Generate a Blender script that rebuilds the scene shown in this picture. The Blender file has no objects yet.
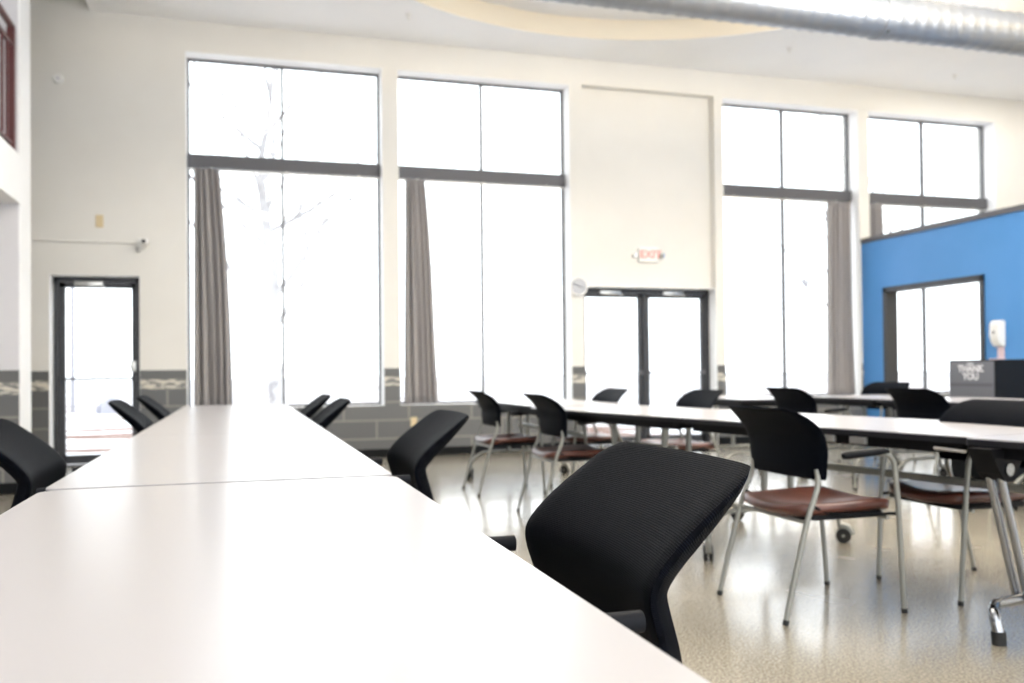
import bpy, bmesh, math, random
from mathutils import Vector, Matrix
S = bpy.context.scene
C = S.collection
PI = math.pi
rnd = random.Random(7)

# ------------------------------------------------------------------ materials
def mat(name, col, rough=.5, metal=0., spec=.5, coat=0., coat_r=.1, sheen=0.):
    m = bpy.data.materials.new(name); m.use_nodes = True
    b = m.node_tree.nodes['Principled BSDF']
    b.inputs['Base Color'].default_value = (*col, 1)
    b.inputs['Roughness'].default_value = rough
    b.inputs['Metallic'].default_value = metal
    b.inputs['Specular IOR Level'].default_value = spec
    b.inputs['Coat Weight'].default_value = coat
    b.inputs['Coat Roughness'].default_value = coat_r
    b.inputs['Sheen Weight'].default_value = sheen
    return m
def nodes(m): return m.node_tree.nodes, m.node_tree.links, m.node_tree.nodes['Principled BSDF']
def coords(m, out='Object', scale=None):
    N, L, b = nodes(m)
    t = N.new('ShaderNodeTexCoord'); o = t.outputs[out]
    if scale:
        mp = N.new('ShaderNodeMapping'); mp.inputs['Scale'].default_value = scale
        L.new(o, mp.inputs['Vector']); o = mp.outputs['Vector']
    return o
def noise_col(m, c1, c2, scale, detail=4, lo=.4, hi=.6, vec=None, bump=0., rough=None):
    N, L, b = nodes(m)
    n = N.new('ShaderNodeTexNoise'); n.inputs['Scale'].default_value = scale; n.inputs['Detail'].default_value = detail
    L.new(vec or coords(m), n.inputs['Vector'])
    r = N.new('ShaderNodeValToRGB'); r.color_ramp.elements[0].position = lo; r.color_ramp.elements[1].position = hi
    r.color_ramp.elements[0].color = (*c1, 1); r.color_ramp.elements[1].color = (*c2, 1)
    L.new(n.outputs['Fac'], r.inputs['Fac']); L.new(r.outputs['Color'], b.inputs['Base Color'])
    if bump:
        bp = N.new('ShaderNodeBump'); bp.inputs['Strength'].default_value = bump; bp.inputs['Distance'].default_value = .01
        L.new(n.outputs['Fac'], bp.inputs['Height']); L.new(bp.outputs['Normal'], b.inputs['Normal'])
    return r

M = {}
M['wall'] = mat('cream wall paint', (.73, .71, .665), .6)
noise_col(M['wall'], (.72, .70, .655), (.74, .72, .675), 1.5, bump=.03)
M['white'] = mat('white paint', (.86, .86, .86), .55)
noise_col(M['white'], (.85, .85, .85), (.87, .87, .87), 2)
M['shadegrey'] = mat('shaded wall grey', (.62, .61, .63), .6)  # shade on the left wing walls put into the grey
noise_col(M['shadegrey'], (.61, .60, .62), (.63, .62, .64), 2)
M['ceil'] = mat('ceiling paint', (.9, .9, .9), .7)
noise_col(M['ceil'], (.90, .90, .90), (.92, .92, .92), 1.2)
M['cove'] = mat('warm lit cove paint', (.88, .80, .66), .6)  # warm glow on the coffer riser put into its colour
M['blue'] = mat('blue wall paint', (.06, .23, .53), .5)
noise_col(M['blue'], (.058, .225, .52), (.064, .235, .54), 2)
M['dark'] = mat('charcoal window metal', (.045, .047, .052), .45, .3)
M['transom'] = mat('grey transom metal', (.10, .10, .108), .5, .2)
M['black'] = mat('black plastic', (.004, .0047, .006), .5, spec=.14)
M['pad'] = mat('soft black armrest', (.009, .010, .013), .62, spec=.12)
M['rubber'] = mat('black rubber', (.01, .01, .01), .7)
M['mull'] = mat('slim mullion metal', (.12, .12, .125), .45, .3)
M['grey_tube'] = mat('grey painted tube', (.25, .25, .225), .35, .35)
M['chrome'] = mat('chrome', (.33, .34, .36), .18, 1.)
M['silver'] = mat('brushed aluminium', (.62, .62, .60), .3, .8)
M['maroon'] = mat('maroon railing paint', (.075, .012, .012), .4)
M['plate'] = mat('tan wall plate', (.62, .50, .30), .5)
M['whiteplastic'] = mat('white plastic', (.80, .79, .76), .35)
M['pinkplastic'] = mat('pinkish plastic', (.62, .48, .50), .4)
M['boxgrey'] = mat('slate grey panel', (.10, .105, .122), .5)
M['boxgrey2'] = mat('dark slate strip', (.06, .062, .075), .5)
M['letter'] = mat('white lettering', (.62, .62, .65), .5)
M['exitred'] = mat('pale red sign lettering', (.80, .30, .26), .5)
M['clockface'] = mat('pale clock face', (.42, .43, .46), .4)
M['duct'] = mat('galvanised duct metal', (.27, .285, .31), .42, .8)
M['snow'] = mat('frosted stone', (.23, .23, .27), .8)
M['bark'] = mat('tree bark', (.34, .32, .32), .9)
noise_col(M['bark'], (.33, .32, .325), (.38, .37, .375), 12)
M['post'] = mat('outdoor grey metal', (.30, .30, .33), .5)

# laminate
m = mat('white laminate tabletop', (.45, .43, .435), .28, coat=.3, coat_r=.22); M['lam'] = m
N, L, b = nodes(m)
n = N.new('ShaderNodeTexNoise'); n.inputs['Scale'].default_value = 160; n.inputs['Detail'].default_value = 3
L.new(coords(m), n.inputs['Vector'])
bp = N.new('ShaderNodeBump'); bp.inputs['Strength'].default_value = .05; bp.inputs['Distance'].default_value = .001
L.new(n.outputs['Fac'], bp.inputs['Height']); L.new(bp.outputs['Normal'], b.inputs['Normal'])
M['edge'] = mat('dark table edging', (.014, .014, .017), .5, spec=.2)
M['under'] = mat('black table underside', (.005, .005, .006), .5, spec=.12)

# terrazzo floor
m = mat('polished speckled concrete', (.5, .45, .36), .22, coat=.8, coat_r=.16); M['floor'] = m
N, L, b = nodes(m); oc = coords(m)
n1 = N.new('ShaderNodeTexNoise'); n1.inputs['Scale'].default_value = 105; n1.inputs['Detail'].default_value = 5; n1.inputs['Roughness'].default_value = .7
n2 = N.new('ShaderNodeTexNoise'); n2.inputs['Scale'].default_value = 1.3; n2.inputs['Detail'].default_value = 4
n3 = N.new('ShaderNodeTexVoronoi'); n3.inputs['Scale'].default_value = 60
for q in (n1, n2, n3): L.new(oc, q.inputs['Vector'])
r1 = N.new('ShaderNodeValToRGB'); e = r1.color_ramp.elements
e[0].position = .36; e[0].color = (.19, .165, .13, 1); e[1].position = .62; e[1].color = (.55, .515, .44, 1)
x = r1.color_ramp.elements.new(.5); x.color = (.36, .325, .26, 1)
L.new(n1.outputs['Fac'], r1.inputs['Fac'])
r3 = N.new('ShaderNodeValToRGB'); r3.color_ramp.elements[0].position = .12; r3.color_ramp.elements[1].position = .3
r3.color_ramp.elements[0].color = (.55, .5, .42, 1); r3.color_ramp.elements[1].color = (1, 1, 1, 1)
L.new(n3.outputs['Distance'], r3.inputs['Fac'])
mx = N.new('ShaderNodeMix'); mx.data_type = 'RGBA'; mx.blend_type = 'MULTIPLY'; mx.inputs[0].default_value = .5
L.new(r1.outputs['Color'], mx.inputs[6]); L.new(r3.outputs['Color'], mx.inputs[7])
r2 = N.new('ShaderNodeValToRGB'); r2.color_ramp.elements[0].color = (.86, .84, .8, 1); r2.color_ramp.elements[1].color = (1.08, 1.06, 1.02, 1)
L.new(n2.outputs['Fac'], r2.inputs['Fac'])
mx2 = N.new('ShaderNodeMix'); mx2.data_type = 'RGBA'; mx2.blend_type = 'MULTIPLY'; mx2.inputs[0].default_value = 1
L.new(mx.outputs[2], mx2.inputs[6]); L.new(r2.outputs['Color'], mx2.inputs[7])
L.new(mx2.outputs[2], b.inputs['Base Color'])
rr = N.new('ShaderNodeMapRange'); rr.inputs['To Min'].default_value = .14; rr.inputs['To Max'].default_value = .34
L.new(n2.outputs['Fac'], rr.inputs['Value']); L.new(rr.outputs['Result'], b.inputs['Roughness'])
bp = N.new('ShaderNodeBump'); bp.inputs['Strength'].default_value = .06; bp.inputs['Distance'].default_value = .002
L.new(n1.outputs['Fac'], bp.inputs['Height']); L.new(bp.outputs['Normal'], b.inputs['Normal'])

# black mesh weave
def weave(name, col, scale, strength=.5, rough=.5):
    m = mat(name, col, rough, spec=.03, sheen=.0)
    N, L, b = nodes(m); uv = coords(m, 'UV')
    w = []
    for d in ('X', 'Y'):
        q = N.new('ShaderNodeTexWave'); q.bands_direction = d; q.inputs['Scale'].default_value = scale
        L.new(uv, q.inputs['Vector']); w.append(q)
    mm = N.new('ShaderNodeMath'); mm.operation = 'MULTIPLY'
    L.new(w[0].outputs['Fac'], mm.inputs[0]); L.new(w[1].outputs['Fac'], mm.inputs[1])
    bp = N.new('ShaderNodeBump'); bp.inputs['Strength'].default_value = strength; bp.inputs['Distance'].default_value = .002
    L.new(mm.outputs[0], bp.inputs['Height']); L.new(bp.outputs['Normal'], b.inputs['Normal'])
    r = N.new('ShaderNodeValToRGB')
    r.color_ramp.elements[0].color = (col[0]*.5, col[1]*.5, col[2]*.5, 1); r.color_ramp.elements[1].color = (col[0]*1.9, col[1]*1.9, col[2]*1.9, 1)
    L.new(mm.outputs[0], r.inputs['Fac']); L.new(r.outputs['Color'], b.inputs['Base Color'])
    return m
M['mesh'] = weave('black mesh weave', (.0026, .0033, .0058), 85, .8, .55)
M['shell'] = weave('black ribbed chair back', (.0032, .0042, .0072), 45, .2, .55)
m = mat('reddish brown vinyl', (.20, .055, .032), .34, coat=.2, coat_r=.2); M['vinyl'] = m
noise_col(m, (.066, .019, .012), (.10, .029, .018), 9, bump=.05)

# curtain fabric: a little daylight comes through
m = mat('taupe curtain cloth', (.37, .35, .345), .85); M['curtain'] = m
N, L, b = nodes(m)
tr = N.new('ShaderNodeBsdfTranslucent'); tr.inputs['Color'].default_value = (.36, .33, .32, 1)
ms = N.new('ShaderNodeMixShader'); ms.inputs[0].default_value = .22
L.new(b.outputs[0], ms.inputs[1]); L.new(tr.outputs[0], ms.inputs[2]); L.new(ms.outputs[0], N['Material Output'].inputs[0])

# glass pane
m = bpy.data.materials.new('window glass'); m.use_nodes = True; M['glass'] = m
N = m.node_tree.nodes; L = m.node_tree.links; N.remove(N['Principled BSDF'])
t = N.new('ShaderNodeBsdfTransparent'); t.inputs[0].default_value = (.97, .985, .99, 1)
g = N.new('ShaderNodeBsdfGlossy'); g.inputs['Roughness'].default_value = .02
ms = N.new('ShaderNodeMixShader'); ms.inputs[0].default_value = .05; L.new(t.outputs[0], ms.inputs[1]); L.new(g.outputs[0], ms.inputs[2])
L.new(ms.outputs[0], N['Material Output'].inputs[0])

# dado: painted block courses with a mosaic band
m = mat('charcoal glazed block', (.1, .1, .1), .42); M['dado'] = m
N, L, b = nodes(m); oc = coords(m)
sx = N.new('ShaderNodeSeparateXYZ'); L.new(oc, sx.inputs[0])
cb = N.new('ShaderNodeCombineXYZ'); L.new(sx.outputs['X'], cb.inputs['X']); L.new(sx.outputs['Z'], cb.inputs['Y'])
bk = N.new('ShaderNodeTexBrick'); bk.inputs['Scale'].default_value = 1
for k, v in (('Brick Width', .80), ('Row Height', .225), ('Mortar Size', .012), ('Mortar Smooth', .3)): bk.inputs[k].default_value = v
bk.inputs['Color1'].default_value = (.100, .102, .102, 1); bk.inputs['Color2'].default_value = (.118, .12, .118, 1); bk.inputs['Mortar'].default_value = (.22, .21, .19, 1)
L.new(cb.outputs[0], bk.inputs['Vector'])
nz = N.new('ShaderNodeTexNoise'); nz.inputs['Scale'].default_value = 1; nz.inputs['Detail'].default_value = 2
mp = N.new('ShaderNodeMapping'); mp.inputs['Scale'].default_value = (9, 9, 40); L.new(oc, mp.inputs['Vector']); L.new(mp.outputs[0], nz.inputs['Vector'])
rz = N.new('ShaderNodeValToRGB'); rz.color_ramp.elements[0].position = .46; rz.color_ramp.elements[1].position = .54
rz.color_ramp.elements[0].color = (.16, .16, .155, 1); rz.color_ramp.elements[1].color = (.58, .54, .46, 1)
L.new(nz.outputs['Fac'], rz.inputs['Fac'])
def step(z, gt):
    q = N.new('ShaderNodeMath'); q.operation = 'GREATER_THAN' if gt else 'LESS_THAN'; q.inputs[1].default_value = z
    L.new(sx.outputs['Z'], q.inputs[0]); return q.outputs[0]
band = N.new('ShaderNodeMath'); band.operation = 'MULTIPLY'
L.new(step(.875, True), band.inputs[0]); L.new(step(.985, False), band.inputs[1])
mb_ = N.new('ShaderNodeMix'); mb_.data_type = 'RGBA'; L.new(band.outputs[0], mb_.inputs[0])
L.new(bk.outputs['Color'], mb_.inputs[6]); L.new(rz.outputs['Color'], mb_.inputs[7])
cap = N.new('ShaderNodeMix'); cap.data_type = 'RGBA'; L.new(step(.985, True), cap.inputs[0])
L.new(mb_.outputs[2], cap.inputs[6]); cap.inputs[7].default_value = (.10, .102, .10, 1)
L.new(cap.outputs[2], b.inputs['Base Color'])

# snowy ground with a brown path showing through
m = mat('snow covered ground', (.86, .87, .9), .85); M['ground'] = m
N, L, b = nodes(m)
vec = coords(m, 'Object', (.25, .9, 1))
r = noise_col(m, (.16, .08, .055), (.80, .81, .85), 1.1, 5, .44, .50, vec)

# ------------------------------------------------------------------ mesh helpers
def newbm():
    return bmesh.new()
def box(bm, x0, x1, y0, y1, z0, z1, bev=0):
    r = bmesh.ops.create_cube(bm, size=1)
    vs = r['verts']
    for v in vs:
        v.co = Vector(((x0+x1)/2 + v.co.x*(x1-x0), (y0+y1)/2 + v.co.y*(y1-y0), (z0+z1)/2 + v.co.z*(z1-z0)))
    if bev:
        es = list({e for v in vs for e in v.link_edges})
        bmesh.ops.bevel(bm, geom=es, offset=bev, segments=2, affect='EDGES', profile=.5)
    return vs
def smooth_path(pts, n=6):
    P = [Vector(p) for p in pts]
    if len(P) < 3: return P
    out = []
    Q = [P[0]*2-P[1]] + P + [P[-1]*2-P[-2]]
    for i in range(1, len(Q)-2):
        a, b_, c, d = Q[i-1], Q[i], Q[i+1], Q[i+2]
        for k in range(n):
            t = k/n
            out.append(.5*((2*b_) + (c-a)*t + (2*a-5*b_+4*c-d)*t*t + (3*b_-a-3*c+d)*t**3))
    out.append(P[-1])
    return out
def rounded(pts, r=.03, n=5):
    """polyline with each inner corner replaced by an arc"""
    P = [Vector(p) for p in pts]; out = [P[0]]
    for i in range(1, len(P)-1):
        a = (P[i-1]-P[i]); c = (P[i+1]-P[i]); q = min(r, a.length*.49, c.length*.49)
        A = P[i]+a.normalized()*q; B = P[i]+c.normalized()*q
        for k in range(n+1):
            t = k/n
            out.append((1-t)**2*A + 2*t*(1-t)*P[i] + t*t*B)
    out.append(P[-1])
    return out
def tube(bm, pts, r, seg=10, squash=1.):
    P = [Vector(p) for p in pts]
    rr = r if isinstance(r, (list, tuple)) else [r]*len(P)
    T = []
    for i in range(len(P)):
        a = P[max(i-1, 0)]; b_ = P[min(i+1, len(P)-1)]
        T.append((b_-a).normalized())
    up = Vector((0, 0, 1)) if abs(T[0].z) < .9 else Vector((0, 1, 0))
    n = T[0].cross(up).normalized(); rings = []
    for i, p in enumerate(P):
        n = (n - T[i]*n.dot(T[i])).normalized(); bn = T[i].cross(n)
        rings.append([bm.verts.new(p + (n*math.cos(2*PI*k/seg) + bn*math.sin(2*PI*k/seg)*squash)*rr[i]) for k in range(seg)])
    for a, b_ in zip(rings, rings[1:]):
        for k in range(seg):
            bm.faces.new((a[k], a[(k+1) % seg], b_[(k+1) % seg], b_[k]))
    bm.faces.new(rings[0][::-1]); bm.faces.new(rings[-1])
def cyl(bm, a, b_, r, seg=16, r2=None):
    tube(bm, [a, b_], [r, r if r2 is None else r2], seg)
def slab(bm, outline, z0, z1, bev=0):
    lo = [bm.verts.new((x, y, z0)) for x, y in outline]; hi = [bm.verts.new((x, y, z1)) for x, y in outline]
    n = len(outline)
    bm.faces.new(lo[::-1]); f = bm.faces.new(hi)
    for k in range(n): bm.faces.new((lo[k], lo[(k+1) % n], hi[(k+1) % n], hi[k]))
    if bev: bmesh.ops.bevel(bm, geom=list(f.edges), offset=bev, segments=2, affect='EDGES', profile=.5)
def rrect(x0, x1, y0, y1, r, n=6):
    o = []
    for cx, cy, a0 in ((x1-r, y1-r, 0), (x0+r, y1-r, 90), (x0+r, y0+r, 180), (x1-r, y0+r, 270)):
        for k in range(n+1):
            a = math.radians(a0+90*k/n); o.append((cx+r*math.cos(a), cy+r*math.sin(a)))
    return o
def obj(name, bm, material, parent=None, smooth=False, label=None):
    me = bpy.data.meshes.new(name); bmesh.ops.recalc_face_normals(bm, faces=bm.faces[:]); bm.to_mesh(me); bm.free()
    for k in (material if isinstance(material, (list, tuple)) else [material]): me.materials.append(k)
    if smooth:
        for p in me.polygons: p.use_smooth = True
        if smooth != 'all':
            me.set_sharp_from_angle(angle=math.radians(38))
    o = bpy.data.objects.new(name, me); C.objects.link(o)
    if parent: o.parent = parent
    if label: o['label'] = label
    return o
def thing(name, label, cat, loc=(0, 0, 0), rz=0, group=None):
    o = bpy.data.objects.new(name, None); C.objects.link(o); o.empty_display_size = .1
    o.location = loc; o.rotation_euler = (0, 0, rz); tag(o, label, cat, group); return o
def tag(o, label=None, cat=None, group=None, kind=None):
    if label: o['label'] = label
    if cat: o['category'] = cat
    if group: o['group'] = group
    if kind: o['kind'] = kind
    return o
def struct(name, bm, m, parent=None, smooth=False):
    o = obj(name, bm, m, parent, smooth)
    if not parent: o['kind'] = 'structure'
    return o
def copy_tree(o, parent=None):
    c = o.copy(); C.objects.link(c)
    if parent: c.parent = parent
    for ch in list(o.children): copy_tree(ch, c)
    return c

# ------------------------------------------------------------------ room
YW = 11.06; YG = 11.31; YO = 11.43
CZ = 5.16
holes = [(-2.03, -1.09, 0, 2.17), (-.59, 1.70, .63, 4.80), (1.895, 4.165, .63, 4.80), (4.34, 6.30, 0, 2.15), (6.43, 8.66, .63, 4.80), (8.83, 11.15, .63, 4.80)]
niche = (4.34, 6.30, 2.15, 4.82)
xs = sorted({-6., 14.} | {h[0] for h in holes} | {h[1] for h in holes}); zs = [0, .63, 2.15, 2.17, 4.80, 4.82, 5.75]
bm = newbm()
for i in range(len(xs)-1):
    for j in range(len(zs)-1):
        cx = (xs[i]+xs[i+1])/2; cz = (zs[j]+zs[j+1])/2
        if any(h[0] < cx < h[1] and h[2] < cz < h[3] for h in holes): continue
        y0 = YW
        if niche[0] < cx < niche[1] and cz > niche[2] and cz < niche[3]: y0 = YW+.13
        box(bm, xs[i], xs[i+1], y0, YO, zs[j], zs[j+1])
bmesh.ops.remove_doubles(bm, verts=bm.verts[:], dist=1e-5)
struct('wall_back', bm, M['wall'])
# reveals lining each opening, daylight on them put into the white
bm = newbm()
for (a, b_, z0, z1) in holes:
    box(bm, a-.001, a+.006, YW+.004, YG+.02, z0, z1); box(bm, b_-.006, b_+.001, YW+.004, YG+.02, z0, z1)
    box(bm, a, b_, YW+.004, YG+.02, z1-.006, z1+.001)
    if z0 > .1: box(bm, a, b_, YW+.004, YG+.02, z0-.002, z0+.004)
struct('trim_1', bm, M['white'])
# dado
bm = newbm()
for a, b_ in ((-6, -2.03), (-1.09, -.59), (1.70, 1.895), (4.165, 4.34), (6.30, 6.43), (8.66, 8.68), (11.15, 14)):
    box(bm, a, b_, YW-.012, YW, .1, 1.09)
for a, b_ in ((-.59, 1.70), (1.895, 4.165), (6.43, 8.66), (8.83, 11.15)):
    box(bm, a, b_, YW-.012, YW, .1, .63)
struct('trim_2', bm, M['dado'])
bm = newbm()
for a, b_ in ((-6, -2.03), (-1.09, 4.34), (6.30, 8.68), (8.83, 14)):
    box(bm, a, b_, YW-.025, YW, 0, .1, .004)
struct('baseboard_back', bm, M['black'])
# floor
bm = newbm(); box(bm, -6, 14, -4, YO, -.12, 0); struct('floor', bm, M['floor'])
# ceiling with two round coffers
circles = [(3.85, 6.65, 3.72), (10.45, 6.4, 2.75)]
bm = newbm()
rect = [(-1.40, -4), (14, -4), (14, YO), (-1.40, YO)]
V = [bm.verts.new((x, y, CZ)) for x, y in rect]; E = [bm.edges.new((V[k], V[(k+1) % 4])) for k in range(4)]
for cx, cy, r in circles:
    W = [bm.verts.new((cx+r*math.cos(2*PI*k/96), cy+r*math.sin(2*PI*k/96), CZ)) for k in range(96)]
    E += [bm.edges.new((W[k], W[(k+1) % 96])) for k in range(96)]
bmesh.ops.triangle_fill(bm, edges=E, use_beauty=True)
box(bm, -1.60, -1.40, -4, YO, CZ, 5.75)
struct('ceiling', bm, M['ceil'])
bm = newbm(); box(bm, -6, -1.6, -4, YO, 5.75, 5.85); struct('ceiling_raised', bm, M['wall'])['kind'] = 'structure'
bm = newbm()
for cx, cy, r in circles:
    lo = [bm.verts.new((cx+r*math.cos(2*PI*k/96), cy+r*math.sin(2*PI*k/96), CZ)) for k in range(96)]
    hi = [bm.verts.new((v.co.x, v.co.y, CZ+.25)) for v in lo]
    for k in range(96): bm.faces.new((lo[k], lo[(k+1) % 96], hi[(k+1) % 96], hi[k]))
struct('trim_3', bm, M['cove'], smooth=True)
bm = newbm()
for cx, cy, r in circles:
    lo = [bm.verts.new((cx+(r+.05)*math.cos(2*PI*k/96), cy+(r+.05)*math.sin(2*PI*k/96), CZ+.25)) for k in range(96)]
    bm.faces.new(lo)
struct('trim_4', bm, M['ceil'])
# far right wall (seen through the blue doorway only)
bm = newbm(); box(bm, 14, 14.2, -4, YO, 0, 5.7); struct('wall_right', bm, M['wall'])

# left wing: lounge wall under a balcony
bm = newbm(); box(bm, -6, -1.86, 8.91, 9.31, 0, 5.75); struct('wall_left', bm, M['white'])
bm = newbm(); box(bm, -6, -1.875, 8.895, 8.91, .1, 2.56); struct('trim_5', bm, M['shadegrey'])  # thin sheet, its grey paints the shade under the balcony
bm = newbm(); box(bm, -6, -1.872, 8.883, 8.895, .1, 1.09); struct('trim_6', bm, M['dado'])
bm = newbm(); box(bm, -6, -1.87, 8.87, 8.91, 0, .1, .004); struct('baseboard_left', bm, M['black'])
bm = newbm(); box(bm, -6, -1.86, -4, 8.91, 2.57, 3.0); struct('trim_7', bm, M['white'])
bm = newbm(); box(bm, -6, -1.88, 8.895, 8.91, 3.0, 5.75); struct('trim_8', bm, M['shadegrey'])  # same grey for the shaded wall face above the balcony
bm = newbm(); box(bm, -6.2, -6, -4, YO, 0, 5.7); struct('wall_far_left', bm, M['shadegrey'])['kind'] = 'structure'
# balcony railing
t = thing('balcony_railing', 'maroon metal railing along the upper balcony edge', 'railing', (-1.91, 6.9, 3.0))
bm = newbm(); tube(bm, [(0, -4, 1.12), (0, 1.93, 1.12)], .028, 12); obj('handrail', bm, M['maroon'], t, True)
bm = newbm(); box(bm, -.015, .015, -4, 1.9, .93, .965, .003); obj('upper_rail', bm, M['maroon'], t)
bm = newbm(); box(bm, -.015, .015, -4, 1.9, .06, .095, .003); obj('lower_rail', bm, M['maroon'], t)
bm = newbm(); box(bm, -.03, .03, 1.87, 1.93, 0, 1.11, .004); ep = obj('end_post', bm, M['maroon'], t)
bal = None
for k in range(30):
    if bal is None:
        bm = newbm(); box(bm, -.009, .009, -.009, .009, .095, .93); bal = obj('baluster', bm, M['maroon'], t); q = bal
    else:
        q = bal.copy(); C.objects.link(q); q.parent = t
    q.location = (0, 1.75-k*.17, 0)
for k, yy in enumerate((-1.7,)):
    q = ep.copy(); C.objects.link(q); q.parent = t; q.location = (0, yy, 0)

# ------------------------------------------------------------------ windows
def window(n, a, b_, mid, zb=.63, zt=4.80, tr=(3.49, 3.645)):
    fr = .032
    w = newbm()
    for x0, x1 in ((a, a+fr), (b_-fr, b_), (mid-fr/2, mid+fr/2)): box(w, x0, x1, YG-.03, YG+.03, zb+.004, zt-.006)
    box(w, a, b_, YG-.028, YG+.028, zt-.03, zt-.006); box(w, a, b_, YG-.028, YG+.028, zb+.004, zb+.035)
    o = struct('window_%d' % n, w, M['mull'])
    w = newbm(); box(w, a+.006, b_-.006, YG-.09, YG+.03, *tr, bev=.006); obj('transom', w, M['transom'], o)
    w = newbm(); box(w, a+.02, b_-.02, YG-.085, YG-.065, tr[0]-.035, tr[0]-.018); 
    for q in (.12, .5, .88): box(w, a+(b_-a)*q-.01, a+(b_-a)*q+.01, YG-.085, YG-.055, tr[0]-.03, tr[0])
    obj('curtain_track', w, M['silver'], o)
    for x0, x1 in ((a+fr, mid-fr/2), (mid+fr/2, b_-fr)):
        for z0, z1 in ((zb+.035, tr[0]), (tr[1], zt-.03)):
            w = newbm(); box(w, x0, x1, YG+.004, YG+.012, z0, z1); obj('pane', w, M['glass'], o)
    return o
window(1, -.59, 1.70, .51); window(2, 1.895, 4.165, 3.025); window(3, 6.43, 8.66, 7.53); window(4, 8.83, 11.15, 9.99)

# ------------------------------------------------------------------ curtains
def curtain(xt0, xt1, xb0, xb1, y, label, ztop=3.46, zbot=.65, seed=1):
    r_ = random.Random(seed); n = 90; rows = 26; w = newbm(); g = []
    ph = r_.random()*6; k = (5.3 if xb1-xb0 > .3 else 3.2)
    for j in range(rows+1):
        v = j/rows; row = []
        s = v**.85
        a = xt0+(xb0-xt0)*s; b_ = xt1+(xb1-xt1)*s
        b_ += .03*math.sin(v*3.2+seed)*v
        for i in range(n+1):
            u = i/n
            amp = .030+.012*math.sin(3*u+seed)+.012*v
            f = math.sin(2*PI*k*u+ph+.9*math.sin(2.2*v+5*u))*amp + .008*math.sin(2*PI*k*2.3*u+2*ph)
            row.append(w.verts.new((a+(b_-a)*u+.3*amp*math.cos(2*PI*k*u+ph), y+f, ztop+(zbot-ztop)*v)))
        g.append(row)
    for j in range(rows):
        for i in range(n): w.faces.new((g[j][i], g[j][i+1], g[j+1][i+1], g[j+1][i]))
    bmesh.ops.recalc_face_normals(w, faces=w.faces[:])
    o = obj('curtain', w, M['curtain'], None, 'all'); sd = o.modifiers.new('s', 'SOLIDIFY'); sd.thickness = .003; tag(o, label, 'curtain', 'curtains drawn aside at the tall windows')
    return o
curtain(-.51, -.22, -.53, -.05, 11.16, 'taupe curtain bunched at the left of the window nearest the single glass door', seed=1)
curtain(1.99, 2.24, 1.95, 2.43, 11.16, 'taupe curtain bunched at the left of the window beside the clock and double doors', seed=2)
curtain(8.20, 8.60, 8.16, 8.61, 11.16, 'grey curtain bunched at the right of the window right of the double doors', seed=3)
curtain(8.90, 9.10, 8.88, 9.20, 11.16, 'grey curtain bunched at the left of the window rising behind the blue wall', seed=5)

# ------------------------------------------------------------------ doors
def closer(x, parent, s=1):
    w = newbm(); box(w, x, x+.30, YG-.085, YG-.03, 2.065, 2.115, .006); tube(w, [(x+.05, YG-.06, 2.06), (x+.2*s+.1, YG-.14, 2.055), (x+.32, YG-.05, 2.05)], .009, 6)
    obj('door_closer', w, M['silver'], parent, True)
w = newbm(); a, b_, zt = -2.02, -1.10, 2.165
box(w, a, a+.05, YG-.05, YG+.05, 0, zt); box(w, b_-.05, b_, YG-.05, YG+.05, 0, zt); box(w, a, b_, YG-.05, YG+.05, zt-.055, zt); box(w, a, b_, YG-.05, YG+.05, 0, .02)
d = struct('door_1', w, M['dark'])
w = newbm(); box(w, a+.055, a+.115, YG-.025, YG+.025, .03, zt-.06); box(w, b_-.10, b_-.055, YG-.025, YG+.025, .03, zt-.06); box(w, a+.055, b_-.055, YG-.025, YG+.025, zt-.12, zt-.06); box(w, a+.055, b_-.055, YG-.025, YG+.025, .03, .13)
lf = obj('door_leaf', w, M['dark'], d)
w = newbm(); box(w, a+.11, b_-.10, YG-.003, YG+.003, .13, zt-.12); obj('glass_pane', w, M['glass'], lf)
w = newbm(); tube(w, [(a+.07, YG-.055, 1.0), (b_-.07, YG-.055, 1.0)], .013, 8); box(w, b_-.1, b_-.055, YG-.06, YG-.02, .96, 1.04); box(w, a+.055, a+.1, YG-.06, YG-.02, .97, 1.03); obj('push_bar', w, M['dark'], lf, True)
w = newbm(); box(w, b_-.115, b_-.055, YG-.05, YG-.02, 1.08, 1.2, .005); tube(w, [(b_-.09, YG-.05, 1.14), (b_-.16, YG-.08, 1.14)], .012, 8); obj('lock', w, M['silver'], lf, True)
closer(a+.22, d)
w = newbm(); a, b_, zt = 4.34, 6.30, 2.145
box(w, a, a+.05, YG-.05, YG+.05, 0, zt); box(w, b_-.06, b_, YG-.05, YG+.05, 0, zt); box(w, a, b_, YG-.05, YG+.05, zt-.07, zt); box(w, a, b_, YG-.05, YG+.05, 0, .02); box(w, 5.285, 5.325, YG-.05, YG+.05, 0, zt-.07)
d = struct('door_2', w, M['dark'])
for x0, x1 in ((a+.055, 5.28), (5.33, b_-.065)):
    w = newbm(); box(w, x0, x0+.055, YG-.025, YG+.025, .03, zt-.075); box(w, x1-.055, x1, YG-.025, YG+.025, .03, zt-.075); box(w, x0, x1, YG-.025, YG+.025, zt-.12, zt-.075); box(w, x0, x1, YG-.025, YG+.025, .03, .13)
    lf = obj('door_leaf', w, M['dark'], d)
    w = newbm(); box(w, x0+.05, x1-.05, YG-.003, YG+.003, .13, zt-.12); obj('glass_pane', w, M['glass'], lf)
    w = newbm(); tube(w, [(x0+.02, YG-.06, 1.0), (x1-.02, YG-.06, 1.0)], .010, 8)
    for q in (x0+.01, x1-.05): box(w, q, q+.04, YG-.065, YG-.02, .97, 1.03)
    obj('push_bar', w, M['mull'], lf, True)
    closer(x0+.25, d)

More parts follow.
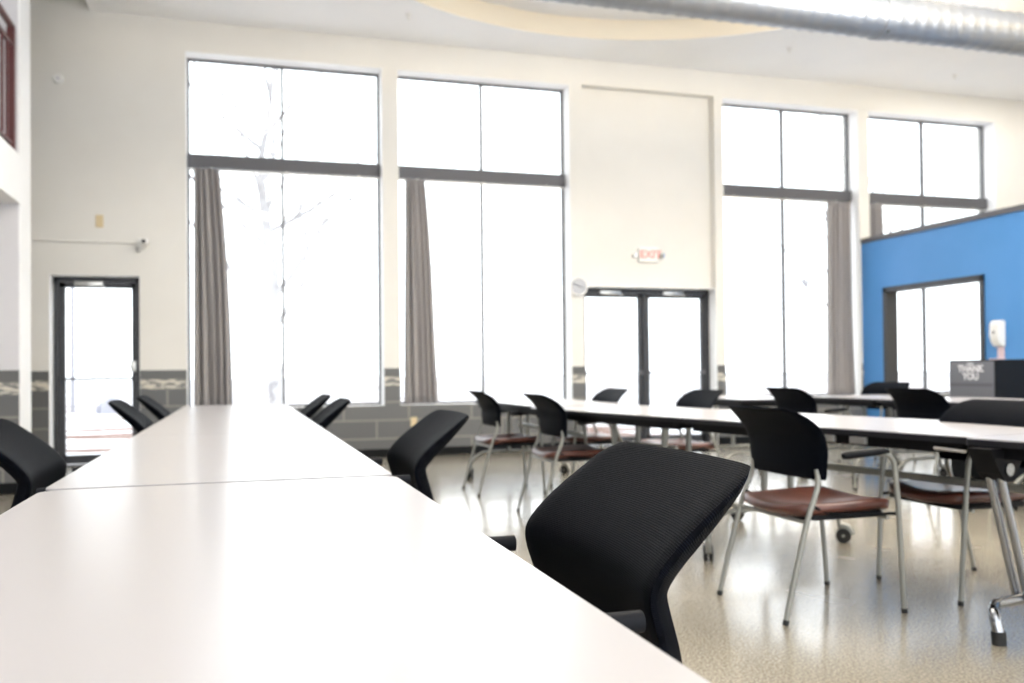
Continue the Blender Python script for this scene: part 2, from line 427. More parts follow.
# ------------------------------------------------------------------ blue partition
bx = 8.68
w = newbm()
for y0, y1, z0, z1 in ((3.4, 8.83, 0, 2.84), (10.58, YW, 0, 2.84), (8.83, 10.58, 2.14, 2.84)): box(w, bx, bx+.15, y0, y1, z0, z1)
struct('wall_blue', w, M['blue'])
w = newbm(); box(w, bx-.02, bx+.17, 3.4, YW-.01, 2.84, 2.91, .004); struct('trim_9', w, M['transom'])
w = newbm()
box(w, bx-.02, bx+.17, 8.81, 8.87, 0, 2.15); box(w, bx-.02, bx+.17, 10.53, 10.60, 0, 2.15); box(w, bx-.02, bx+.17, 8.81, 10.60, 2.09, 2.16)
struct('door_3', w, M['dark'])
w = newbm(); box(w, bx-.012, bx, 3.4, 8.81, 0, .1); box(w, bx-.012, bx, 10.60, YW-.03, 0, .1); struct('baseboard_right', w, M['black'])

# ------------------------------------------------------------------ wall fittings
t = thing('exit_sign', 'pale exit sign with pinkish red lettering and side lamps above the double doors', 'sign', (5.33, YW+.13, 2.60))
w = newbm(); box(w, -.15, .15, -.05, 0, -.10, .10, .01); obj('housing', w, M['whiteplastic'], t)
for s in (-1, 1):
    w = newbm(); cyl(w, (s*.15, -.03, -.0), (s*.20, -.03, 0), .012, 8); cyl(w, (s*.20, -.0, .0), (s*.21, -.075, -.01), .035, 14, .028); obj('side_lamp', w, M['silver'], t, True)
def text(s, size, parent, loc, rot, m, name='lettering', spacing=1., lines=1.):
    cu = bpy.data.curves.new(name, 'FONT'); cu.body = s; cu.size = size; cu.align_x = 'CENTER'; cu.align_y = 'CENTER'; cu.extrude = .002; cu.space_character = spacing; cu.space_line = lines; cu.offset = size*.03
    q = bpy.data.objects.new(name, cu); C.objects.link(q); cu.materials.append(m)
    dg = bpy.context.evaluated_depsgraph_get(); me = bpy.data.meshes.new_from_object(q.evaluated_get(dg)); bpy.data.objects.remove(q)
    o = bpy.data.objects.new(name, me); C.objects.link(o); o.parent = parent; o.location = loc; o.rotation_euler = rot
    o['kind'] = 'stuff' if False else ''
    del o['kind']; return o
text('EXIT', .15, t, (.02, -.053, 0), (PI/2, 0, 0), M['exitred'], spacing=1.05)
t = thing('wall_clock', 'round pale wall clock beside the top left corner of the double doors', 'clock', (4.255, YW, 2.14))
w = newbm(); cyl(w, (0, 0, 0), (0, -.045, 0), .125, 40); obj('case', w, M['whiteplastic'], t, True)
w = newbm(); cyl(w, (0, -.045, 0), (0, -.047, 0), .108, 40)
obj('dial', w, M['clockface'], t)
for k in range(12):
    w = newbm(); a = k*PI/6; cyl(w, (.09*math.sin(a), -.047, .09*math.cos(a)), (.09*math.sin(a), -.0485, .09*math.cos(a)), .005, 6); obj('hour_mark', w, M['black'], t)
for nm, a, ln in (('hour_hand', 1.9, .05), ('minute_hand', 5.1, .08)):
    w = newbm(); tube(w, [(0, -.050, 0), (ln*math.sin(a), -.050, ln*math.cos(a))], .0035, 6); obj(nm, w, M['black'], t)
t = thing('security_camera', 'white security camera on the cream wall above the single glass door', 'camera', (-1.07, YW, 2.54))
w = newbm(); box(w, -.05, .05, -.03, 0, -.06, .06, .008); obj('mount', w, M['whiteplastic'], t)
w = newbm(); tube(w, [(0, -.03, 0), (.02, -.08, -.01), (.03, -.11, .0)], .016, 8); box(w, -.005, .085, -.2, -.08, -.035, .035, .012); obj('body', w, M['whiteplastic'], t, True)
w = newbm(); cyl(w, (.04, -.2, 0), (.04, -.206, 0), .022, 16); obj('lens', w, M['black'], t)
w = newbm(); cyl(w, (-.03, -.03, -.05), (-.03, -.045, -.10), .022, 12); obj('sensor', w, M['silver'], t, True)
w = newbm(); tube(w, [(-6, YW-.012, 2.54), (-1.12, YW-.012, 2.54)], .010, 8); tag(obj('cable_conduit', w, M['wall'], None, True), 'thin cream conduit running left from the security camera', 'conduit')
w = newbm(); box(w, -1.55, -1.47, YW-.012, YW, 2.71, 2.85, .003); tag(obj('wall_plate', w, M['plate']), 'small tan wall plate on the cream wall above the single door', 'wall plate')
t = thing('wall_sensor', 'small round white sensor high on the cream wall near the balcony', 'sensor', (-1.93, YW, 4.36))
w = newbm(); cyl(w, (0, 0, 0), (0, -.03, 0), .06, 24, .05); obj('cover', w, M['whiteplastic'], t, True)
w = newbm(); cyl(w, (0, -.03, 0), (0, -.034, 0), .02, 16); obj('lens', w, M['shadegrey'], t, True)
w = newbm(); box(w, 2.02, 2.10, YW-.018, YW-.012, .36, .48, .003); tag(obj('power_outlet', w, M['plate']), 'pale outlet plate on the dark block wall under the second window', 'outlet')
# dispenser on the blue wall
t = thing('sanitizer_dispenser', 'white soap dispenser mounted on the blue wall right of the doorway', 'dispenser', (bx, 8.57, 1.27))
w = newbm()
pr = [(0, .31), (-.07, .315), (-.105, .28), (-.115, .14), (-.09, .05), (-.05, 0), (0, 0)]
for s in (-1, 1):
    pass
L0 = [w.verts.new((x, -.075, z)) for x, z in pr]; L1 = [w.verts.new((x, .075, z)) for x, z in pr]
w.faces.new(L0); w.faces.new(L1[::-1])
for k in range(len(pr)): w.faces.new((L0[k], L0[(k+1) % len(pr)], L1[(k+1) % len(pr)], L1[k]))
bmesh.ops.bevel(w, geom=w.edges[:], offset=.012, segments=2, affect='EDGES')
obj('cover', w, M['whiteplastic'], t, True)
w = newbm(); slab(w, rrect(-.02, .02, -.012, .012, .01), 0, .006); bmesh.ops.rotate(w, verts=w.verts[:], cent=(0, 0, 0), matrix=Matrix.Rotation(-PI/2, 3, 'Y')); bmesh.ops.translate(w, verts=w.verts[:], vec=(-.112, 0, .17)); obj('sight_window', w, M['transom'], t)
w = newbm(); box(w, -.13, 0, -.06, .06, -.155, -.14, .004); box(w, -.012, 0, -.05, .05, -.14, .0, .003); obj('drip_tray', w, M['pinkplastic'], t)

# ------------------------------------------------------------------ duct
t = thing('ventilation_duct', 'large round galvanised spiral duct hanging below the ceiling', 'duct', (0, 7.75, 4.66))
DR = .212; w = newbm(); n = 520; seg = 40; prev = None
for i in range(n+1):
    x = -1.4+i*.03; ph = (i % 5)/5
    r = DR + (.008 if i % 5 == 0 else 0)
    ring = [w.verts.new((x+.10*k/seg, r*math.cos(2*PI*k/seg), r*math.sin(2*PI*k/seg))) for k in range(seg)]
    if prev:
        for k in range(seg): w.faces.new((prev[k], prev[(k+1) % seg], ring[(k+1) % seg], ring[k]))
    else: w.faces.new(ring)
    prev = ring
w.faces.new(prev[::-1])
obj('pipe', w, M['duct'], t, 'all')
for x in (1.8, 6.35, 10.9):
    w = newbm()
    prof = [(-.05, DR+.004), (-.045, DR+.016), (.045, DR+.016), (.05, DR+.004)]
    prev = None
    for px, r in prof:
        ring = [w.verts.new((x+px, r*math.cos(2*PI*k/seg), r*math.sin(2*PI*k/seg))) for k in range(seg)]
        if prev:
            for k in range(seg): w.faces.new((prev[k], prev[(k+1) % seg], ring[(k+1) % seg], ring[k]))
        prev = ring
    cl = obj('coupling_band', w, M['duct'], t, True)
    w = newbm()
    tube(w, [(x+.0, 0, DR+.01), (x, 0, (CZ+.25 if math.hypot(x-3.85, 7.75-6.65) < 3.7 or math.hypot(x-10.45, 7.75-6.4) < 2.7 else CZ)-4.66)], .005, 6); obj('hanger_rod', w, M['silver'], t)
    w = newbm(); box(w, x-.012, x+.012, -.03-DR*.5, .03-DR*.5, -DR*.87-.02, -DR*.87+.01, .002); obj('band_clamp', w, M['dark'], t)
# ceiling sprinklers / small fixtures
for i, (x, y) in enumerate(((1.88, 10.2), (6.8, 10.0), (9.7, 10.3), (-.4, 10.2))):
    w = newbm(); cyl(w, (x, y, CZ), (x, y, CZ-.015), .035, 16); cyl(w, (x, y, CZ-.015), (x, y, CZ-.05), .01, 8); cyl(w, (x, y, CZ-.05), (x, y, CZ-.055), .022, 12)
    o = obj('sprinkler_head', w, M['whiteplastic'], None, True)
    tag(o, 'small white sprinkler head on the ceiling beyond the duct, ' + ['above the second window', 'above the double doors', 'above the rightmost window', 'above the leftmost tall window'][i], 'sprinkler', 'sprinkler heads in the ceiling')

# ------------------------------------------------------------------ tables
def caster_part(parent, x, y, top=.10, ang=0., m=None):
    w = newbm(); ca, sa = math.cos(ang), math.sin(ang)
    ax, ay = -sa, ca
    cx, cy = x+ca*.022, y+sa*.022
    for s in (-1, 1): cyl(w, (cx+ax*.006*s, cy+ay*.006*s, .043), (cx+ax*.024*s, cy+ay*.024*s, .043), .043, 20)
    wh = obj('caster', w, M['rubber'], parent, True)
    w = newbm(); tube(w, [(x, y, top+.03), (x, y, .085)], .012, 8)
    tube(w, smooth_path([(x-.0, y, .098), (cx+ca*.022, cy+sa*.022, .088), (cx+ca*.046, cy+sa*.046, .048)], 4), .016, 8, 1.5)
    cyl(w, (cx-ax*.028, cy-ay*.028, .043), (cx+ax*.028, cy+ay*.028, .043), .009, 8)
    obj('caster_hood', w, M['grey_tube'], wh, True)
    return wh
def leg_frame(root, y, W, kind, xc=None):
    """one T shaped end frame standing across the table at local y"""
    w = newbm(); mid = W*.5
    if kind == 'caster':
        mt = M['grey_tube']
        tube(w, rounded([(-.06, y, .10), (-.045, y, .17), (.05, y, .25), (W-.05, y, .25), (W+.02, y, .17), (W+.035, y, .10)], .06), .0135, 10)
        tube(w, rounded([(mid-.10, y, .25), (mid-.10, y, .70)], .02), .019, 12)
        tube(w, rounded([(mid+.10, y, .25), (mid+.10, y, .70)], .02), .019, 12)
        box(w, .12, W-.12, y-.02, y+.02, .68, .705, .004)
    else:
        mt = M['chrome']
        tube(w, rounded([(-.055, y-.07, .045), (-.055, y-.055, .11), (.02, y, .125), (W-.02, y, .125), (W+.055, y-.055, .11), (W+.055, y-.07, .045)], .055, 8), .021, 14)
        for dy in (-.024, .024):
            tube(w, [(.03, y+dy, .66), (.20, y+dy, .125)], .016, 12); tube(w, [(W-.03, y+dy, .66), (W-.20, y+dy, .125)], .016, 12)
    f = obj('leg_frame', w, mt, root, True)
    if kind == 'caster':
        caster_part(f, -.06, y, .09, -2.2); caster_part(f, W+.035, y, .09, -.9)
    else:
        f['label'] = 'chrome leg frame with curved foot'
        for x in (-.055, W+.055):
            w = newbm(); cyl(w, (x, y-.0705, .05), (x, y-.073, 0), .026, 16); obj('foot_cap', w, M['rubber'], f, True)
        for x in (.05, W-.05):
            w = newbm()
            o = [(x-.10, .725), (x+.11, .725), (x+.09, .68), (x+.045, .62), (x-.01, .60), (x-.045, .63), (x-.075, .68)]
            A = [w.verts.new((a, y-.05, z)) for a, z in o]; B = [w.verts.new((a, y+.05, z)) for a, z in o]
            w.faces.new(A); w.faces.new(B[::-1])
            for k in range(len(o)): w.faces.new((A[k], A[(k+1) % len(o)], B[(k+1) % len(o)], B[k]))
            obj('pivot_bracket', w, M['under'], f)
            w = newbm(); cyl(w, (x, y-.06, .645), (x, y+.06, .645), .024, 18); obj('pivot_bolt', w, M['chrome'], f, True)
def table(label, x, y, rz, W, Ln, legs, group, kinds=None, corner=.05):
    """origin at the near left corner on the floor; local y runs along the table"""
    t = thing('folding_table', label, 'table', (x, y, 0), rz, group)
    w = newbm(); slab(w, rrect(0, W, 0, Ln, corner), .738, .76); top = obj('tabletop', w, M['lam'], t)
    w = newbm(); slab(w, rrect(-.002, W+.002, -.002, Ln+.002, corner+.002), .730, .755); obj('edge_band', w, M['edge'], top, True)
    w = newbm()
    box(w, .02, W-.02, .03, Ln-.03, .722, .731)
    for xx in (.03, W-.055): box(w, xx, xx+.025, .06, Ln-.06, .685, .723)
    for yy in (.05, Ln-.075): box(w, .05, W-.05, yy, yy+.025, .69, .723)
    obj('under_frame', w, M['under'], t)
    for k, q in enumerate(legs): leg_frame(t, q, W, (kinds or ['caster']*9)[k])
    if len(legs) > 1 or legs[0] > Ln/2:
        a = legs[0] if len(legs) > 1 else .03
        w = newbm(); box(w, W*.5-.015, W*.5+.015, a, legs[-1], .495, .53, .005)
        obj('stretcher', w, M['grey_tube'], t)
    return t
LX = -.465; LW = .865
G1 = 'long line of white tables down the left'
table('nearest white laminate table at the bottom left corner of the photo', LX, .43, 0, LW, 2.0, (.3, 1.7), G1, corner=.045)
table('white table beyond the nearest one across the dark joint, second in the left line', LX, 2.462, 0, LW, 1.987, (.3, 1.7), G1, corner=.03)
table('third white table from the camera in the left line', LX, 4.454, 0, LW, 2.0, (.3, 1.7), G1, corner=.012)
table('farthest white table of the left line, ending before the leftmost tall window', LX, 6.461, 0, LW, 2.03, (.3, 1.7), G1, corner=.03)
G2 = 'line of white tables with wheeled legs on the right'
a9 = math.radians(10.5); dx, dy = -math.sin(a9), math.cos(a9)
bx0, by0, RW = 2.775, 2.90, .90
tb = table('white table with wheeled frame directly behind the black-backed chair nearest on the right', bx0, by0, a9, RW, 1.83, (1.54,), G2, corner=.02)
for y0, y1 in ((.52, .61), (.70, .80)):
    w = newbm(); box(w, .0, .021, y0, y1, .695, .725, .003); obj('latch_plate', w, M['silver'], tb)
w = newbm(); tube(w, [(-.005, .16, .705), (-.005, .02, .70)], .007, 8); obj('table_connector', w, M['silver'], tb, True)
table('white table with chrome curved foot cut off by the right edge of the photo', bx0-dx*1.85-.045, by0-dy*1.85-.03, a9, RW, 1.86, (.16, 1.765), G2, ('chrome', 'chrome'), corner=.02)
a1x, a1y = bx0+dx*1.845, by0+dy*1.845
table('white table of the right line, between the double doors and the nearest right chair', a1x, a1y, a9, RW, 1.83, (.62, 1.2), G2, corner=.02)
d1x, d1y = a1x+dx*1.845, a1y+dy*1.845
table('farthest white table of the right line, in front of the second tall window', d1x+.11, d1y+.175, 0, .86, 1.92, (1.84,), G2, corner=.04)
G3 = 'white tables beside the blue wall'
table('white table in front of the black waste receptacle lettered THANK YOU', 5.4, 4.9, 0, .95, 1.83, (.3, 1.5), G3, corner=.03)
table('far white table behind the row end, near the left side of the blue wall', 5.4, 6.74, 0, .86, 1.0, (.2, .8), G3, corner=.04)
table('nearer white table of the blue wall row, at the right edge of the photo', 5.4, 3.06, 0, .95, 1.83, (.3, 1.5), G3, corner=.03)
table('short pale table under the third tall window beside a black-backed chair', 4.35, 7.22, 0, .75, 1.2, (.25, .95), None)

# ------------------------------------------------------------------ black mesh armchair (local: faces +x)
def back_panel(prof, hw, concave, thick, nu=22):
    """prof: list of (x,z); hw: half widths; returns bmesh of a wrapped, curved panel"""
    w = newbm(); n = len(prof)
    uvl = w.loops.layers.uv.new('UVMap')
    # normals along the profile
    nor = []
    for j in range(n):
        a = prof[max(j-1, 0)]; b_ = prof[min(j+1, n-1)]
        d = Vector((b_[0]-a[0], b_[1]-a[1])).normalized(); nor.append((d.y, -d.x))   # pointing +x (front)
    F, B, uv = [], [], {}
    for j in range(n):
        fr, bk = [], []
        for i in range(nu+1):
            s = -1+2*i/nu; y = s*hw[j]
            ed = max(0., (abs(s)-.86)/.14); th = thick*(1-.75*ed**2)*(1-.62*max(0., (j/(n-1)-.72)/.28)**1.5)
            x = prof[j][0]+concave*(y**2); z = prof[j][1]
            v1 = w.verts.new((x+nor[j][0]*th*.15, y, z+nor[j][1]*th*.15)); v2 = w.verts.new((x-nor[j][0]*th*.85, y, z-nor[j][1]*th*.85))
            uv[v1] = (y*1.0+.5, j/n*.5); uv[v2] = (y*1.0+.5, j/n*.5)
            fr.append(v1); bk.append(v2)
        F.append(fr); B.append(bk)
    for j in range(n-1):
        for i in range(nu):
            w.faces.new((F[j][i], F[j][i+1], F[j+1][i+1], F[j+1][i])); w.faces.new((B[j][i+1], B[j][i], B[j+1][i], B[j+1][i+1]))
        w.faces.new((F[j][0], F[j+1][0], B[j+1][0], B[j][0])); w.faces.new((F[j][nu], B[j][nu], B[j+1][nu], F[j+1][nu]))
    for i in range(nu):
        w.faces.new((F[0][i], B[0][i], B[0][i+1], F[0][i+1])); w.faces.new((F[-1][i], F[-1][i+1], B[-1][i+1], B[-1][i]))
    for f in w.faces:
        for l in f.loops:
            u, v = uv[l.vert]; l[uvl].uv = (u, v)
    return w
def interp(keys, z):
    for (a, va), (b_, vb) in zip(keys, keys[1:]):
        if z <= b_: 
            t = (z-a)/(b_-a); t = max(0, min(1, t)); return va+(vb-va)*t
    return keys[-1][1]
def smoothlist(v, it=2):
    for _ in range(it): v = [v[0]]+[(v[i-1]+2*v[i]+v[i+1])/4 for i in range(1, len(v)-1)]+[v[-1]]
    return v
def make_mesh_chair():
    t = thing('mesh_armchair', 'x', 'chair')
    zs = [.50+.385*k/30 for k in range(31)]
    xk = [(.50, -.270), (.60, -.248), (.66, -.230), (.71, -.218), (.77, -.270), (.82, -.332), (.885, -.415)]
    hk = [(.50, .27), (.60, .302), (.66, .308), (.71, .307), (.78, .300), (.83, .295), (.868, .289), (.878, .278), (.885, .255)]
    xs_ = smoothlist([interp(xk, z) for z in zs], 4); hs = smoothlist([interp(hk, z) for z in zs], 1)
    w = back_panel(list(zip(xs_, zs)), hs, .35, .045)
    bk = obj('backrest', w, M['mesh'], t, 'all')
    md = bk.modifiers.new('b', 'BEVEL'); md.width = .004; md.segments = 2; md.limit_method = 'ANGLE'; md.angle_limit = math.radians(50)
    # seat
    w = newbm()
    slab(w, rrect(-.20, .27, -.25, .25, .08, 8), .43, .475, .018); obj('seat', w, M['mesh'], t, True)
    # uprights that carry the back
    w = newbm()
    for s in (-1, 1): tube(w, smooth_path([(-.12, s*.16, .425), (-.22, s*.17, .44), (-.262, s*.18, .50), (-.262, s*.19, .60)], 5), .012, 10)
    obj('back_support', w, M['black'], t, True)
    for s in (-1, 1):
        w = newbm(); tube(w, rounded([(-.17, s*.318, .672), (.02, s*.318, .672), (.09, s*.318, .66)], .03), .0165, 14)
        ar = obj('armrest', w, M['pad'], t, True)
        w = newbm(); tube(w, rounded([(.02, s*.22, .42), (.03, s*.30, .42), (.0, s*.325, .50), (-.04, s*.325, .652)], .05), .012, 10); obj('arm_post', w, M['black'], ar, True)
    for s in (-1, 1):
        w = newbm(); tube(w, rounded([(.20, s*.21, .425), (.24, s*.25, .36), (.25, s*.27, .08)], .05), .0125, 10); lg = obj('leg', w, M['black'], t, True); caster_small(lg, .25, s*.27)
        w = newbm(); tube(w, rounded([(-.12, s*.21, .425), (-.20, s*.25, .36), (-.25, s*.27, .08)], .05), .0125, 10); lg = obj('leg', w, M['black'], t, True); caster_small(lg, -.25, s*.27)
    w = newbm()
    for xx in (-.12, .20): tube(w, [(xx, -.21, .42), (xx, .21, .42)], .011, 8)
    for s in (-1, 1): tube(w, [(-.12, s*.21, .42), (.20, s*.21, .42)], .011, 8)
    obj('seat_frame', w, M['black'], t, True)
    return t
def caster_small(parent, x, y):
    w = newbm()
    for s in (-1, 1): cyl(w, (x-.01, y+s*.004, .028), (x-.01, y+s*.018, .028), .028, 16)
    cyl(w, (x, y, .085), (x, y, .04), .010, 8)
    obj('caster', w, M['rubber'], parent, True)
mc = make_mesh_chair(); used = []
def place(proto, flag, x, y, rz, label, group):
    o = copy_tree(proto) if flag else proto
    flag.append(1)
    o.location = (x, y, 0); o.rotation_euler = (0, 0, rz); o['label'] = label; o['group'] = group
    return o
GM = 'black mesh armchairs along the left tables'
place(mc, used, .39, 1.53, PI, 'nearest black mesh armchair, large and in focus at the right of the nearest table', GM)
place(mc, used, .385, 3.38, PI, 'black mesh armchair behind the nearest one, its armrests touching the table joint', GM)
place(mc, used, .20, 5.42, PI, 'black mesh armchair on the right side of the left tables, nearer of the distant pair', GM)
place(mc, used, .19, 6.50, PI, 'farthest black mesh armchair on the right side of the left tables', GM)
place(mc, used, -.44, 3.45, 0, 'black mesh armchair cut off by the left edge of the photo', GM)
place(mc, used, -.33, 5.90, 0, 'black mesh armchair left of the left tables, in front of the single glass door', GM)
place(mc, used, -.31, 7.20, 0, 'farthest black mesh armchair left of the tables, overlapping the dark block wall', GM)

# ------------------------------------------------------------------ brown seated armchair (local: faces +x, rear feet at x=0)
def make_side_chair():
    t = thing('stacking_armchair', 'x', 'chair')
    zs = [.578+.297*k/24 for k in range(25)]
    xk = [(.57, .175), (.63, .165), (.70, .165), (.77, .145), (.82, .10), (.85, .06), (.875, .015)]
    hk = [(.578, .268), (.60, .278), (.68, .292), (.76, .297), (.81, .294), (.84, .282), (.862, .262), (.875, .225)]
    w = back_panel(list(zip(smoothlist([interp(xk, z) for z in zs], 4), zs)), [interp(hk, z) for z in zs], .30, .022)
    bk = obj('backrest', w, M['shell'], t, 'all')
    md = bk.modifiers.new('b', 'BEVEL'); md.width = .003; md.segments = 2; md.limit_method = 'ANGLE'; md.angle_limit = math.radians(50)
    # seat pad: cushioned, dipping, rolled front
    w = newbm(); nx, ny = 22, 22; T, B = [], []
    def spot(u, v):
        # superellipse footprint
        uu = 2*u-1; vv = 2*v-1
        x = .325+.262*uu*(1-.10*vv*vv); y = .26*vv*(1-.07*uu*uu)
        edge = max(abs(uu), abs(vv)); r2 = max(0, (edge-.72)/.28)
        z = .470 + .018*u - .026*math.sin(PI*u)*math.sin(PI*v) - .020*max(0, (uu-.45)/.55)**2 + .012*abs(vv)**2
        return x, y, z - .018*r2**2, z-.058+.020*r2**2
    for i in range(nx+1):
        a, c = [], []
        for j in range(ny+1):
            u, v = i/nx, j/ny
            # round the corners in plan
            uu, vv = 2*u-1, 2*v-1; k = (abs(uu)**6+abs(vv)**6)**(1/6.) if (uu or vv) else 1; m_ = max(abs(uu), abs(vv)) or 1; f = m_/k
            x, y, zt_, zb = spot((uu*f+1)/2, (vv*f+1)/2)
            a.append(w.verts.new((x, y, zt_))); c.append(w.verts.new((x, y, zb)))
        T.append(a); B.append(c)
    for i in range(nx):
        for j in range(ny):
            w.faces.new((T[i][j], T[i+1][j], T[i+1][j+1], T[i][j+1])); w.faces.new((B[i][j], B[i][j+1], B[i+1][j+1], B[i+1][j]))
    for i in range(nx):
        w.faces.new((T[i][0], B[i][0], B[i+1][0], T[i+1][0])); w.faces.new((T[i][ny], T[i+1][ny], B[i+1][ny], B[i][ny]))
    for j in range(ny):
        w.faces.new((T[0][j], T[0][j+1], B[0][j+1], B[0][j])); w.faces.new((T[nx][j], B[nx][j], B[nx][j+1], T[nx][j+1]))
    seat = obj('seat', w, M['vinyl'], t, 'all')
    w = newbm(); slab(w, rrect(.13, .54, -.22, .22, .07, 8), .405, .432, .006); obj('seat_pan', w, M['black'], seat, True)
    R_ = .0115
    for s in (-1, 1):
        w = newbm(); tube(w, smooth_path([(0, s*.262, .018), (.055, s*.258, .22), (.11, s*.256, .41), (.145, s*.256, .50), (.168, s*.25, .56), (.172, s*.24, .62)], 5), R_, 10)
        lg = obj('leg', w, M['grey_tube'], t, True)
        w = newbm(); cyl(w, (-.004, s*.262, 0), (.002, s*.262, .02), .0128, 12); obj('foot_glide', w, M['rubber'], lg, True)
        w = newbm(); tube(w, rounded([(.575, s*.262, .018), (.548, s*.27, .45), (.525, s*.272, .675), (.40, s*.272, .682)], .06, 7), R_, 10)
        lg = obj('leg', w, M['grey_tube'], t, True)
        w = newbm(); cyl(w, (.577, s*.262, 0), (.575, s*.262, .02), .0128, 12); obj('foot_glide', w, M['rubber'], lg, True)
        w = newbm(); tube(w, [(.50, s*.272, .684), (.47, s*.272, .688), (.29, s*.272, .676), (.275, s*.272, .674)], [.010, .017, .017, .012], 12); obj('armrest', w, M['black'], t, True)
        w = newbm(); tube(w, smooth_path([(.13, s*.246, .475), (.22, s*.243, .44), (.34, s*.24, .425), (.549, s*.255, .42)], 4), .007, 8); obj('side_rail', w, M['black'], t, True)
    for xx, hh in ((.11, .25), (.50, .262)):
        w = newbm(); tube(w, [(xx, -hh, .405), (xx, hh, .405)], .009, 8); obj('cross_rail', w, M['grey_tube'], t, True)
    return t
sc = make_side_chair(); used2 = []
GS = 'black backed armchairs with brown seats around the right tables'
place(sc, used2, 2.11, 3.445, 0, 'black-backed armchair with reddish brown seat nearest on the right, fully visible', GS)
place(sc, used2, 3.57, 3.46, PI, 'brown seated armchair facing it across the table, cut by the right edge', GS)
place(sc, used2, 1.97, 6.13, 0, 'brown seated armchair just above the in-focus mesh chair, second from left in its row', GS)
place(sc, used2, 1.89, 7.50, 0, 'leftmost brown seated armchair, in front of the second tall window', GS)
place(sc, used2, 3.25, 7.40, PI, 'brown seated armchair beyond the table, in front of the left leaf of the double doors', GS)
place(sc, used2, 3.60, 6.40, PI, 'brown seated armchair beyond the table, in front of the right edge of the double doors', GS)
place(sc, used2, 4.42, 6.75, 0, 'black-backed chair under the third tall window, just above the nearest right chair', GS)
place(sc, used2, 4.95, 5.85, 0, 'black-backed chair left of the THANK YOU receptacle, before the blue wall doorway', GS)
place(sc, used2, 6.95, 8.35, PI+.2, 'black-backed chair farthest back, just in front of the left end of the blue wall', GS)

# ------------------------------------------------------------------ waste receptacle behind the blue wall row
t = thing('waste_receptacle', 'tall black waste receptacle with grey flap lettered THANK YOU by the blue doorway', 'trash can', (6.47, 6.46, 0), 0)
w = newbm(); box(w, 0, .60, 0, .55, 0, 1.10, .008); obj('body', w, M['black'], t)
w = newbm(); box(w, -.010, .002, .012, .538, .70, 1.085, .003); fl = obj('flap_panel', w, M['boxgrey'], t)
w = newbm(); box(w, -.013, -.008, .02, .53, .855, .885); obj('stripe', w, M['boxgrey2'], fl)
w = newbm(); box(w, -.016, -.008, .24, .31, 1.055, 1.075, .002); obj('hinge', w, M['clockface'], fl)
text('THANK\nYOU', .088, fl, (-.0105, .275, .98), (PI/2, 0, -PI/2), M['letter'], lines=.82)

# ------------------------------------------------------------------ outside
bm = newbm()
bmesh.ops.create_grid(bm, x_segments=2, y_segments=2, size=1)
for v in bm.verts: v.co = Vector((v.co.x*150, 110+v.co.y*98.9+.0, -.06))
g = struct('ground', bm, M['ground'])
def tree(x, y, h, seed, label):
    r_ = random.Random(seed); t = thing('bare_tree', label, 'tree', (x, y, -.06), 0, 'bare trees outside')
    w = newbm(); br = newbm(); tr = h*.022
    pts = [Vector((0, 0, 0))]
    for k in range(7): pts.append(pts[-1]+Vector((r_.uniform(-.02, .02)*h, r_.uniform(-.02, .02)*h, h/8)))
    P = smooth_path(pts, 3); tube(w, P, [tr*(1-.85*i/(len(P)-1)) for i in range(len(P))], 10)
    def grow(p, d, ln, r, lev):
        q = [p]; dd = d
        for k in range(4):
            dd = (dd+Vector((r_.uniform(-.25, .25), r_.uniform(-.25, .25), r_.uniform(-.02, .22)))).normalized(); q.append(q[-1]+dd*ln/4)
        tube(br, q, [r*(1-.7*i/4) for i in range(5)], 5)
        if lev:
            for k in range(3):
                i = r_.choice((1, 2, 3, 4)); a = r_.uniform(0, 2*PI)
                grow(q[i], (dd+Vector((math.cos(a), math.sin(a), .35))*.8).normalized(), ln*.6, r*.5, lev-1)
    for k in range(13):
        i = int(len(P)*(.25+.7*k/13)); a = k*2.4+r_.random()
        grow(P[i], Vector((math.cos(a), math.sin(a), .6)).normalized(), h*.34*(1-.5*k/13), tr*.42*(1-.5*k/13), 2)
    obj('trunk', w, M['bark'], t, True); obj('branches', br, M['bark'], t)
tree(1.02, 26, 11, 3, 'bare tree outside the leftmost tall window')
tree(22.5, 29, 11, 11, 'bare tree outside the third tall window, right half')
w = newbm(); cyl(w, (-4.7, 29, -.06), (-4.7, 29, 5), .07, 12, .05); tag(obj('outdoor_post', w, M['post'], None, True), 'thin grey post outside the single glass door', 'post')
w = newbm(); bmesh.ops.create_icosphere(w, subdivisions=3, radius=1)
for v in w.verts:
    n_ = 1+.12*math.sin(3*v.co.x+1)*math.cos(4*v.co.y); v.co = Vector((v.co.x*.42*n_, v.co.y*.4, max(-.1, v.co.z*.42*n_)))
o = obj('frosted_mound', w, M['snow'], None, 'all'); o.location = (-3.55, 28, -.02); tag(o, 'pale rounded mound on the ground outside the single glass door', 'mound')

# ------------------------------------------------------------------ light
W_ = bpy.data.worlds.new('overcast'); S.world = W_; W_.use_nodes = True
bg = W_.node_tree.nodes['Background']; bg.inputs[0].default_value = (.95, .975, 1, 1); bg.inputs[1].default_value = 3.6
def area(name, loc, rot, sx_, sy_, power, col=(1, 1, 1)):
    l = bpy.data.lights.new(name, 'AREA'); l.shape = 'RECTANGLE'; l.size = sx_; l.size_y = sy_; l.energy = power; l.color = col
    o = bpy.data.objects.new(name, l); C.objects.link(o); o.location = loc; o.rotation_euler = rot; return o
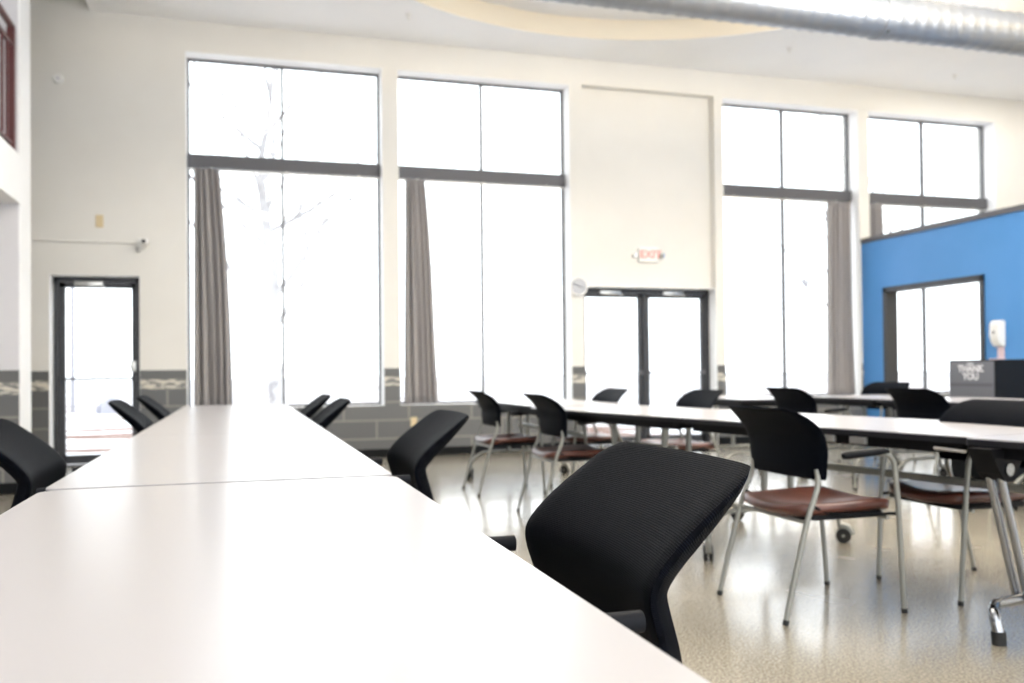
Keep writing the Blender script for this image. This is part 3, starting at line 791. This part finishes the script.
# added uplight bowls, out of view, to brighten the ceiling and coffers
def fill(x, y, z, power, col, label, r=.32):
    t = thing('fill_bowl', label, 'lamp', (x, y, z), 0, 'uplight pendant bowls')
    w = newbm(); prof = [(.03, -.16), (.14, -.145), (.24, -.09), (r, 0), (r-.012, 0), (.225, -.078), (.13, -.13), (.0, -.145)]
    prev = None
    for pr_, pz in prof:
        ring = [w.verts.new((max(pr_, .001)*math.cos(2*PI*k/32), max(pr_, .001)*math.sin(2*PI*k/32), pz)) for k in range(32)]
        if prev:
            for k in range(32): w.faces.new((prev[k], prev[(k+1) % 32], ring[(k+1) % 32], ring[k]))
        else: w.faces.new(ring[::-1])
        prev = ring
    obj('bowl', w, M['silver'], t, True)
    w = newbm(); cyl(w, (0, 0, -.14), (0, 0, CZ+.25-z), .008, 8); obj('stem', w, M['silver'], t, True)
    l = bpy.data.lights.new('uplight', 'AREA'); l.shape = 'DISK'; l.size = .5; l.energy = power; l.color = col
    o = bpy.data.objects.new('uplight', l); C.objects.link(o); o.parent = t; o.location = (0, 0, -.03); o.rotation_euler = (PI, 0, 0)
fill(3.85, 5.2, 4.1, 400, (1, .88, .70), 'added unseen uplight bowl lighting the large round coffer')
fill(7.1, 4.6, 3.7, 520, (1, .97, .93), 'added unseen uplight bowl brightening the ceiling between the two round coffers')
fill(.9, 5.0, 3.7, 170, (1, .97, .93), 'added unseen uplight bowl brightening the ceiling over the left line of tables')
fill(10.6, 4.3, 4.2, 190, (1, .74, .36), 'added unseen uplight bowl lighting the right round coffer')
for k, (x, y) in enumerate(((-.0, -1.5), (5, -1.5), (9, 0), (10.5, 9.6))):
    area('ceiling_fill', (x, y, 5.13), (0, 0, 0), 2.4, 1.2, 60, (1, .97, .93))  # added fill lights at ceiling height, unseen and without fixtures

# ------------------------------------------------------------------ camera
f_, yaw, pit, rol = 900., math.radians(16.82), math.radians(.8), math.radians(-.58)
fw = Vector((math.sin(yaw)*math.cos(pit), math.cos(yaw)*math.cos(pit), math.sin(pit)))
r0 = Vector((math.cos(yaw), -math.sin(yaw), 0)); u0 = r0.cross(fw)
c_, s_ = math.cos(rol), math.sin(rol)
rt = c_*r0+s_*u0; up = -s_*r0+c_*u0
cam = bpy.data.cameras.new('camera'); co = bpy.data.objects.new('camera', cam); C.objects.link(co)
mt = Matrix((rt, up, -fw)).transposed().to_4x4(); mt.translation = Vector((0, 0, 1.04)); co.matrix_world = mt
cam.shift_y = (358.4-341.5)/1024; cam.sensor_width = 36; cam.lens = 36*f_/1024; cam.clip_start = .05; cam.clip_end = 500
cam.dof.use_dof = True; cam.dof.focus_distance = 1.62; cam.dof.aperture_fstop = 4.
S.camera = co
S.view_settings.view_transform = 'Standard'; S.view_settings.look = 'None'; S.view_settings.gamma = 1; S.view_settings.use_curve_mapping = False
S.view_settings.exposure = 0.0
